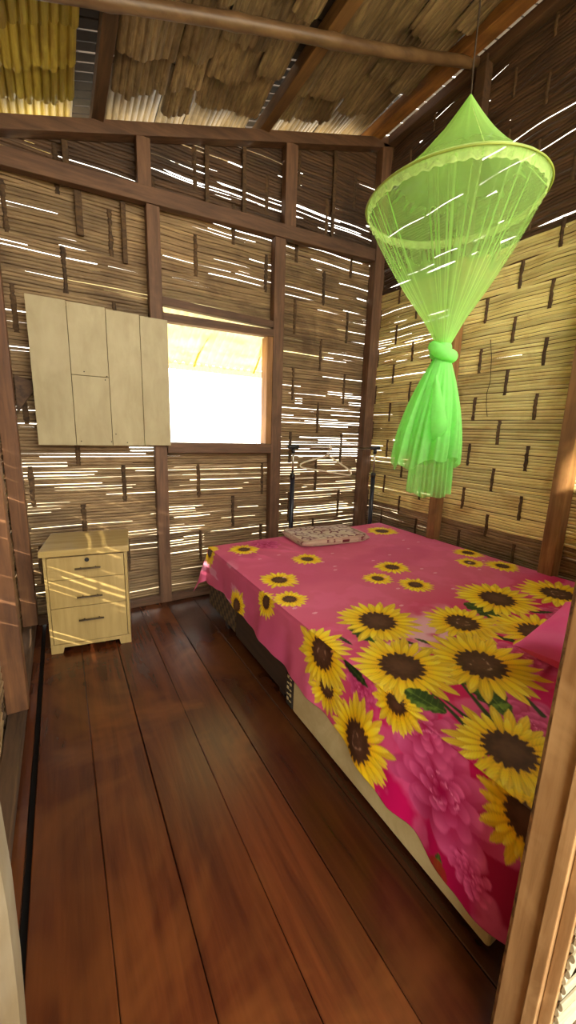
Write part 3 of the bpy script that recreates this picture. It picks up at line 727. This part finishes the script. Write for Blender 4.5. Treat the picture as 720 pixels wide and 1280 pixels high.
nr, nc = Sg.shape
me = bpy.data.meshes.new('bed_sheet')
co = np.stack([Xg, Yg, Zg], -1).reshape(-1, 3).astype(np.float32)
idx = np.arange(nr*nc).reshape(nr, nc)
q = np.stack([idx[:-1, :-1], idx[:-1, 1:], idx[1:, 1:], idx[1:, :-1]], -1).reshape(-1, 4)
me.vertices.add(nr*nc); me.vertices.foreach_set('co', co.ravel())
me.loops.add(q.size); me.loops.foreach_set('vertex_index', q.ravel().astype(np.int32))
me.polygons.add(len(q)); me.polygons.foreach_set('loop_start', (np.arange(len(q))*4).astype(np.int32))
me.update(calc_edges=True); me.polygons.foreach_set('use_smooth', np.ones(len(q), bool))
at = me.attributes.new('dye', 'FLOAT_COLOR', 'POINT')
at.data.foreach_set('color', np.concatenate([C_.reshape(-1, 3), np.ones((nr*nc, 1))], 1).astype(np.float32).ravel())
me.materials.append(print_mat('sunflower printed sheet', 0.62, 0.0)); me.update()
sheet = bpy.data.objects.new('bed_sheet', me); COL.objects.link(sheet)
so = sheet.modifiers.new('thickness', 'SOLIDIFY'); so.thickness = 0.0025; so.offset = -1.0
tag(sheet, 'pink bed sheet printed with yellow sunflowers draped over the bed', 'bed sheet')

# ------------------------------------------------------------------ pink pillow at the near end of the bed
def pillow(cx, cy, cz, w, d, h, rz, tilt):
    m = MB(); m.smooth = True; n = 28
    for side in (1, -1):
        g = []
        for i in range(n+1):
            row = []
            for j in range(n+1):
                u = -1 + 2*i/n; vv = -1 + 2*j/n
                e = (1 - abs(u)**2.6)*(1 - abs(vv)**2.6); hh = h*0.5*max(e, 0)**0.45
                pin = 1 - 0.10*(1 - vv*vv)*abs(u)**3 - 0.0; pin2 = 1 - 0.08*(1 - u*u)*abs(vv)**3
                row.append((u*w/2*pin, vv*d/2*pin2, side*hh + 0.004*math.sin(9*u + 5*vv)*max(e, 0)))
            g.append(row if side == 1 else row[::-1])
        m.grid(g)
    o = m.build('pillow', M_pink); o.location = (cx, cy, cz); o.rotation_euler = (tilt[0], tilt[1], rz); return o
pl = pillow(1.715, 0.555, 0.600, 0.62, 0.38, 0.14, math.radians(10), (math.radians(4), 0))
tag(pl, 'hot pink pillow at the near end of the sunflower bed beside the door frame', 'pillow')

# ------------------------------------------------------------------ folded blanket
def blanket():
    nu, nv = 150, 110; W, D = 0.60, 0.40
    u = np.linspace(-1, 1, nu); vv = np.linspace(-1, 1, nv); U, V = np.meshgrid(u, vv, indexing='ij')
    # scroll pattern: distance to spirals with curling ends
    pts = []
    def spiral(cx, cy, r0, turns, d, a0):
        return [(cx + r0*(1 - 0.86*q)*math.cos(a0 + d*2*PI*turns*q), cy + r0*(1 - 0.86*q)*math.sin(a0 + d*2*PI*turns*q)) for q in np.linspace(0, 1, 60)]
    rg = np.random.default_rng(8); blobs = []
    for cx in (-0.22, -0.07, 0.08, 0.22):
        for cy in (-0.15, 0.0, 0.14):
            d = rg.choice([-1, 1]); a0 = rg.uniform(0, 6.28); x = cx + rg.normal(0, 0.012); y = cy + rg.normal(0, 0.01)
            pts += spiral(x, y, 0.062, 1.25, d, a0)
            for q in range(5):
                an = a0 + q*0.9; blobs.append((x + 0.06*math.cos(an), y + 0.06*math.sin(an), an))
    pts = np.array(pts)
    m = MB(); m.smooth = True
    layers = 4; H = 0.050; cols = []; allv = []; allf = []
    def shell(U, V, side):
        ex = np.sign(U)*np.minimum(np.abs(U), 1)
        X = U*W/2; Y = V*D/2
        edge = np.clip((1 - np.abs(U)**14)*(1 - np.abs(V)**14), 0, 1)**0.5
        Z = side*edge*H/2*(1.0 + 0.12*np.sin(3*U + 1) + 0.10*np.sin(4*V))
        Z = np.where(np.abs(Z) < 0, Z, Z) + 0.006*np.sin(5*U + 3*V)*edge
        return X, Y, Z
    for side in (1, -1):
        X, Y, Z = shell(U, V, side)
        # the flat sides show the folded edges as grooves
        base = len(allv); allv += list(np.stack([X, Y, Z], -1).reshape(-1, 3))
        P = np.stack([X.ravel(), Y.ravel()], -1)
        dmin = np.full(len(P), 9.0)
        for k in range(0, len(pts), 100):
            dmin = np.minimum(dmin, np.hypot(P[:, None, 0]-pts[None, k:k+100, 0], P[:, None, 1]-pts[None, k:k+100, 1]).min(1))
        for (bx, by, an) in blobs:
            dx = P[:, 0]-bx; dy = P[:, 1]-by; a1 = dx*math.cos(an)+dy*math.sin(an); b1 = -dx*math.sin(an)+dy*math.cos(an)
            dmin = np.minimum(dmin, np.where((a1/0.02)**2 + (b1/0.008)**2 < 1, 0, 9))
        mk = np.clip((0.0085 - dmin)/0.002, 0, 1)[:, None]
        nn = fbm(P[:, 0]*14 + 20, P[:, 1]*14 + 20, 61)[:, None]
        c = hexc(206, 184, 160) + (hexc(186, 150, 140) - hexc(206, 184, 160))*smooth(0.45, 0.6, nn)
        cols.append(c + (hexc(112, 36, 48) - c)*mk)
        for i in range(nu-1):
            for j in range(nv-1):
                f = (base+i*nv+j, base+(i+1)*nv+j, base+(i+1)*nv+j+1, base+i*nv+j+1); allf.append(f if side == 1 else f[::-1])
    m.add(allv, allf)
    # soft folded layers along the rim
    for k in range(4):
        z = -0.018 + 0.012*k; per = []
        for q in range(72):
            an = 2*PI*q/72; cx, sy = math.cos(an), math.sin(an); e = 2/9
            per.append(((W/2 - 0.008)*math.copysign(abs(cx)**e, cx), (D/2 - 0.008)*math.copysign(abs(sy)**e, sy), z + 0.002*math.sin(an*5 + k)))
        m.tube(per + [per[0]], 0.0068, 8, cap=False)
    n0 = len(m.v) - sum(len(c) for c in cols)
    cols.append(np.repeat(hexc(196, 168, 148)[None], n0, 0)*np.where(RNG.random((n0, 1)) < 0.12, 0.5, 1.0))
    o = m.build('blanket', print_mat('beige blanket with maroon scrolls', 0.9, 0.3))
    at = o.data.attributes.new('dye', 'FLOAT_COLOR', 'POINT'); cc = np.concatenate(cols); at.data.foreach_set('color', np.concatenate([cc, np.ones((len(cc), 1))], 1).astype(np.float32).ravel())
    return o
bk = blanket(); bk.location = (1.80, 2.46, 0.546); bk.rotation_euler = (0, 0, math.radians(-6))
tag(bk, 'folded beige blanket with maroon scroll pattern at the far end of the bed', 'blanket')

# ------------------------------------------------------------------ garment rack and hanger
rk = empty('garment_rack', (2.15, 2.79, 0.0)); tag(rk, 'slim garment rack with black and chrome posts standing behind the bed', 'garment rack')
pa = Vector((1.715, 2.86)); pb = Vector((2.535, 2.745)); dirr = (pb - pa).normalized(); perp = Vector((-dirr.y, dirr.x))
def K(p, z): return (p.x - 2.15, p.y - 2.79, z)
for p, s in ((pa, -1), (pb, 1)):
    mb = MB(); mb.smooth = True; mb.tube([K(p, 0.03), K(p, 0.985)], 0.020, 14); o = mb.build('lower_post', M_navy, rk); 
    mb = MB(); mb.smooth = True; mb.tube([K(p, 0.98), K(p, 1.222)], 0.0095, 12); o = mb.build('upper_post', M_chrome, rk); o['label'] = 'chrome upper tube'
    mb = MB(); mb.smooth = True; mb.tube([K(p, 0.955), K(p, 0.99), K(p, 1.0)], [0.023, 0.023, 0.014], 14); mb.build('collar', M_black, rk)
    mb = MB(); mb.smooth = True; mb.tube([K(p, 1.175), K(p, 1.215)], 0.0165, 14); mb.tube([K(p - dirr*0.05, 1.228), K(p - dirr*0.045, 1.228), K(p + dirr*0.045, 1.228), K(p + dirr*0.05, 1.228)], [0.012, 0.0175, 0.0175, 0.012], 12); mb.build('connector', M_black, rk)
    mb = MB(); mb.smooth = True; mb.tube([K(p - perp*0.06, 0.025), K(p + perp*0.06, 0.025)], 0.014, 12); mb.build('foot', M_black, rk)
mb = MB(); mb.smooth = True; mb.tube([K(pa - dirr*0.03, 1.228), K(pb + dirr*0.03, 1.228)], 0.009, 12); o = mb.build('crossbar', M_chrome, rk); o['label'] = 'chrome crossbar'
mb = MB(); mb.smooth = True; mb.tube([K(pa, 0.05), K(pb, 0.05)], 0.009, 12); mb.build('lower_bar', M_navy, rk)
hx = 2.06
hc = pa + dirr*((hx - pa.x)/dirr.x)
hg = empty('clothes_hanger', (hc.x, hc.y, 1.228)); tag(hg, 'white plastic clothes hanger hanging from the garment rack bar', 'hanger')
ax = (Vector((dirr.x, dirr.y, 0))*0.90 + Vector((perp.x, perp.y, 0))*-0.40).normalized()
tl = 0.13
def H(a, z): a2, z2 = a*math.cos(tl) + z*math.sin(tl)*1.0, z*math.cos(tl) - a*math.sin(tl); return tuple(ax*a2 + Vector((0, 0, z2)))
mb = MB(); mb.smooth = True
hook = [H(-0.012 + 0.0, -0.012)] + [H(0.0145*math.cos(t), 0.0 + 0.0145*math.sin(t)) for t in np.linspace(PI*1.0, -0.5*PI, 16)] + [H(0.002, -0.03), H(0.0, -0.055), H(0, -0.075)]
mb.tube(hook, 0.0045, 8); mb.build('hook', M_white, hg)
mb = MB(); mb.smooth = True
mb.tube([H(0, -0.072), H(-0.03, -0.085), H(-0.10, -0.115), H(-0.20, -0.165), H(-0.228, -0.185), H(-0.232, -0.200), H(-0.222, -0.212), H(-0.20, -0.216), H(0.20, -0.216), H(0.222, -0.212), H(0.232, -0.200), H(0.228, -0.185), H(0.20, -0.165), H(0.10, -0.115), H(0.03, -0.085), H(0, -0.072)], 0.0075, 8)
for s in (-1, 1): mb.tube([H(s*0.12, -0.123), H(s*0.122, -0.112), H(s*0.135, -0.118)], 0.004, 6)
mb.build('shoulder', M_white, hg)

# ------------------------------------------------------------------ mosquito net
NX, NY, NZ = 1.785, 1.514, 2.491; RN = 0.42
AP = Vector((1.812, 1.492, 2.952)); KN = Vector((1.812, 1.498, 1.80))
net = empty('mosquito_net', (NX, NY, NZ)); tag(net, 'bright green hoop mosquito net knotted and hanging above the bed', 'mosquito net')
def Q(x, y, z): return (x - NX, y - NY, z - NZ)
def ring(th, R=RN): return Vector((NX + R*math.cos(th), NY + R*math.sin(th), NZ + 0.034*R*math.cos(th) - 0.011*R*math.sin(th)))
rgn = np.random.default_rng(17)
nth = 288
pl_ph = rgn.uniform(0, 6.28, 6)
def fold(th): return 0.5*math.sin(23*th + pl_ph[0]) + 0.3*math.sin(37*th + pl_ph[1]) + 0.2*math.sin(11*th + pl_ph[2])
# canopy cone above the hoop
mb = MB(); mb.smooth = True; g = []; tn = []
for i in range(22):
    v_ = i/21; row = []
    for k in range(nth):
        th = 2*PI*k/nth; e = ring(th); p = AP.lerp(e, v_); sagz = -0.055*math.sin(PI*v_)*(1 - 0.35*v_)
        rad = 1 + 0.006*fold(th)*(1 - v_)
        p = Vector((AP.x + (p.x - AP.x)*rad, AP.y + (p.y - AP.y)*rad, p.z + sagz)); row.append(Q(*p))
        gather = 0.31 + 0.5*(1 - v_)**2.2
        tn.append(min(1.0, gather*(1.0 + 0.25*max(0.0, fold(th))*(1 - v_*0.8))))
    g.append(row)
mb.grid(g, True); mb.t = tn; mb.build('canopy', M_net, net)
# skirt gathered down to the knot
mb = MB(); mb.smooth = True; g = []; tn = []
lines = np.zeros(nth)
for c in rgn.integers(0, nth, 44): lines[c] = rgn.uniform(0.4, 0.9)
for i in range(40):
    v_ = i/39; row = []
    for k in range(nth):
        th = 2*PI*k/nth; e = ring(th); rr_ = (1 - v_)**1.0*(1 - 0.10*math.sin(PI*v_)) + 0.10*math.sin(PI*v_)*0.9
        cx = e.x + (KN.x - e.x)*v_; cy = e.y + (KN.y - e.y)*v_; cz = e.z + (KN.z + 0.02 - e.z)*v_
        bulge = 0.024*math.sin(PI*min(v_*1.25, 1.0))
        nx, ny = math.cos(th), math.sin(th); f_ = fold(th)*0.002*math.sin(PI*v_) 
        kr = 0.030*v_*v_
        row.append(Q(cx + nx*(bulge + f_ + kr), cy + ny*(bulge + f_ + kr), cz))
        gather = 0.17 + 0.60*v_**1.6
        tn.append(min(1.0, gather + lines[k]*(0.34 if v_ > 0.02 else 0) + 0.06*max(0, fold(th))))
    g.append(row)
mb.grid(g, True); mb.t = tn; mb.build('skirt', M_net, net)
# lace edging inside the hoop and the hoop itself
mb = MB(); mb.smooth = True; g = []; tn = []
for i in range(6):
    v_ = i/5; row = []
    for k in range(nth):
        th = 2*PI*k/nth; e = ring(th, RN - 0.004 - 0.012*v_ + 0.004*math.sin(th*40)*v_); row.append(Q(e.x, e.y, e.z - 0.05*v_ + 0.004*math.sin(th*54)*v_ + 0.012)); tn.append(0.62 if i in (0, 5) else 0.5)
    g.append(row)
mb.grid(g, True); mb.t = tn; mb.build('lace_edging', M_lace, net)
mb = MB(); mb.smooth = True; mb.tube([Q(*ring(2*PI*k/96, RN + 0.002)) for k in range(97)], 0.0045, 8, cap=False); mb.tint = 1; mb.build('hoop', pmat('olive hoop', lin(150,170,70), lin(120,140,50), 0.5, tint=False), net)
# knot: a wrapped band of cloth
mb = MB(); mb.smooth = True; mb.tint = 0.96
pts = []
for q_ in np.linspace(0, 1, 60):
    th = 2*PI*1.25*q_ + 0.4; pts.append(Q(KN.x + 0.046*math.cos(th), KN.y + 0.046*math.sin(th), KN.z + 0.022 - 0.055*q_ + 0.02*math.sin(th)))
mb.tube(pts, [0.026 + 0.008*math.sin(PI*q_) for q_ in np.linspace(0, 1, 60)], 14)
mb.tube([Q(KN.x, KN.y, KN.z + 0.06), Q(KN.x, KN.y, KN.z + 0.02), Q(KN.x, KN.y, KN.z - 0.07)], [0.030, 0.045, 0.045], 20)
mb.build('knot', M_tail, net)
# bunched tail: two hanging layers with ragged hems, and a loop of cloth folded over the front
ex = Vector((0.82, -0.57, 0)); ey = Vector((0.57, 0.82, 0))      # broad and narrow axes of the bunch
def tail(zb, wa, wb, shift, op, seed, hemamp, z_open=0.0):
    r_ = np.random.default_rng(seed); ph = r_.uniform(0, 6.28, 5); g = []; tn = []; n = 240; rows = 36
    for i in range(rows + 1):
        v_ = i/rows; row = []
        w = 0.036 + (1 - (1 - v_)**2.1)*1.0
        for k in range(n):
            th = 2*PI*k/n
            fl = 0.5*math.sin(9*th + ph[0]) + 0.3*math.sin(17*th + ph[1]) + 0.25*math.sin(29*th + ph[2] + 2*v_)
            hem = hemamp*(0.55*math.sin(2*th + ph[3]) + 0.3*math.sin(7*th + ph[4]) + 0.15*fl)*v_
            A = (0.040 + (wa - 0.040)*(1 - (1 - v_)**2.0))*(1 + 0.13*fl*v_); B = (0.038 + (wb - 0.038)*(1 - (1 - v_)**2.0))*(1 + 0.26*fl*v_)
            p = KN + ex*(A*math.cos(th) + shift*v_) + ey*(B*math.sin(th)); z = KN.z - 0.03 - (KN.z - 0.03 - zb)*v_ + hem
            row.append(Q(p.x, p.y, z)); tn.append(min(1.0, op*(1.0 + 0.12*fl) - 0.25*max(0, v_ - 0.75)*op/0.9))
        g.append(row)
    return g, tn
for zb, wa, wb, sh_, op, sd, ha in ((1.20, 0.178, 0.10, -0.035, 0.82, 3, 0.055), (1.025, 0.115, 0.07, 0.005, 0.52, 5, 0.02), (1.28, 0.14, 0.06, -0.03, 0.75, 9, 0.04)):
    g, tn = tail(zb, wa, wb, sh_, op, sd, ha); mb = MB(); mb.smooth = True; mb.grid(g, True); mb.t = tn; mb.build('tail_layer', M_tail, net)
mb = MB(); mb.smooth = True; mb.tint = 0.72; g = []
for i in range(30):
    q_ = i/29; row = []
    for j in range(11):
        w_ = (j/10 - 0.5)
        a_ = -0.055 + 0.10*math.sin(PI*q_)*0.0 + (0.13*q_ - 0.06)*(1) ; z = KN.z - 0.05 - 0.40*math.sin(PI*(0.08 + 0.62*q_))**1.0
        cx = -0.045 + 0.085*q_ + w_*0.075*math.sin(PI*q_ + 0.2); fr = 0.085*math.sin(PI*min(1, 0.15 + q_)) + 0.03
        p = KN + ex*cx - ey*(fr + 0.012*math.cos(PI*w_)); row.append(Q(p.x, p.y, z + 0.05*w_))
    g.append(row)
mb.grid(g); mb.build('folded_loop', M_tail, net)
mb = MB(); mb.smooth = True; mb.tube([Q(AP.x, AP.y, AP.z - 0.004), Q(AP.x, AP.y, AP.z + 0.02), Q(AP.x - 0.004, AP.y, AP.z + 0.10), Q(AP.x, AP.y + 0.002, roof(AP.x) - 0.06)], 0.0035, 8); mb.build('cord', M_string, net)
for k in (0.6, 2.4, 4.1, 5.4):
    e = ring(k, RN - 0.01); mb = MB(); mb.tint = 0.8; mb.tube([Q(AP.x, AP.y, AP.z - 0.03), Q(e.x, e.y, e.z)], 0.0012, 5); mb.build('brace_string', M_lace, net)

# ------------------------------------------------------------------ loose wire on the right wall
mb = MB(); mb.smooth = True; mb.tube([(XR - 0.02, 1.785, 2.02), (XR - 0.022, 1.76, 1.90), (XR - 0.024, 1.745, 1.74), (XR - 0.03, 1.755, 1.66), (XR - 0.024, 1.752, 1.58), (XR - 0.02, 1.735, 1.50)], 0.0022, 6)
tag(mb.build('wire', M_string), 'thin dark wire dangling against the yellow bamboo of the right wall', 'wire')

# ------------------------------------------------------------------ awning outside the window
aw = empty('awning', (1.2, 3.45, 2.1)); tag(aw, 'cream translucent corrugated awning outside the bright window', 'awning')
mb = MB(); mb.smooth = True; g = []
nx_ = 240
for j in range(14):
    v_ = j/13; y = 3.06 + 0.81*v_; row = []
    for i in range(nx_ + 1):
        x = 0.1 + 2.4*i/nx_; row.append((x - 1.2, y - 3.45, 2.36 - 0.26*v_ - 0.14*v_*v_ + 0.014*math.sin(x*2*PI/0.075) - 2.1))
    g.append(row)
mb.grid(g); mb.build('sheet', M_awn, aw)
mb = MB(); g = []
for z in (1.965, 1.90):
    g.append([(0.1 + 2.4*i/nx_ - 1.2, 3.87 + 0.004*math.sin((0.1 + 2.4*i/nx_)*2*PI/0.05) - 3.45, z - 2.1) for i in range(nx_ + 1)])
mb.grid(g); mb.build('fringe', M_awn, aw)
for xr_, sgn in ((1.17, 1), (1.80, -1)):
    mb = MB(); mb.smooth = True
    mb.tube([(xr_ + sgn*(0.16*(1 - math.cos(t))) - 1.2, 3.86 - 0.42*math.sin(t)*0.9 - 3.45, 1.94 + 0.30*math.sin(t) - 2.1) for t in np.linspace(0, PI/2, 14)], 0.009, 8); mb.build('support_rod', M_rod, aw)

# ================================================================== light, camera
sc = bpy.context.scene
w = bpy.data.worlds.new('daylight'); sc.world = w; w.use_nodes = True; nt = w.node_tree; nt.nodes.clear()
bg = nt.nodes.new('ShaderNodeBackground'); wo = nt.nodes.new('ShaderNodeOutputWorld')
bg.inputs['Color'].default_value = (1.0, 0.95, 0.83, 1); bg.inputs['Strength'].default_value = 6.0
nt.links.new(bg.outputs[0], wo.inputs[0])
ld = bpy.data.lights.new('sun', 'SUN'); ld.energy = 10.0; ld.angle = 0.02; ld.color = (1.0, 0.9, 0.68)
so_ = bpy.data.objects.new('sun', ld); COL.objects.link(so_)
so_.rotation_euler = Vector((0.70, 0.50, -0.37)).to_track_quat('-Z', 'Y').to_euler()

cam = bpy.data.cameras.new('camera'); cam.sensor_fit = 'VERTICAL'; cam.sensor_height = 36.0; cam.lens = 36.0*483/1280; cam.clip_start = 0.02
co_ = bpy.data.objects.new('camera', cam); COL.objects.link(co_)
R3 = Matrix(((0.8651, 0.0758, -0.4970), (-0.5006, 0.1902, -0.8445), (0.0306, 0.9788, 0.2024)))
co_.matrix_world = Matrix.Translation((0, 0, 1.35)) @ R3.to_4x4()
sc.camera = co_
sc.view_settings.view_transform = 'Standard'; sc.view_settings.look = 'None'; sc.view_settings.gamma = 1.0; sc.view_settings.use_curve_mapping = False
sc.view_settings.exposure = 0.5
sc.cycles.transparent_max_bounces = 32
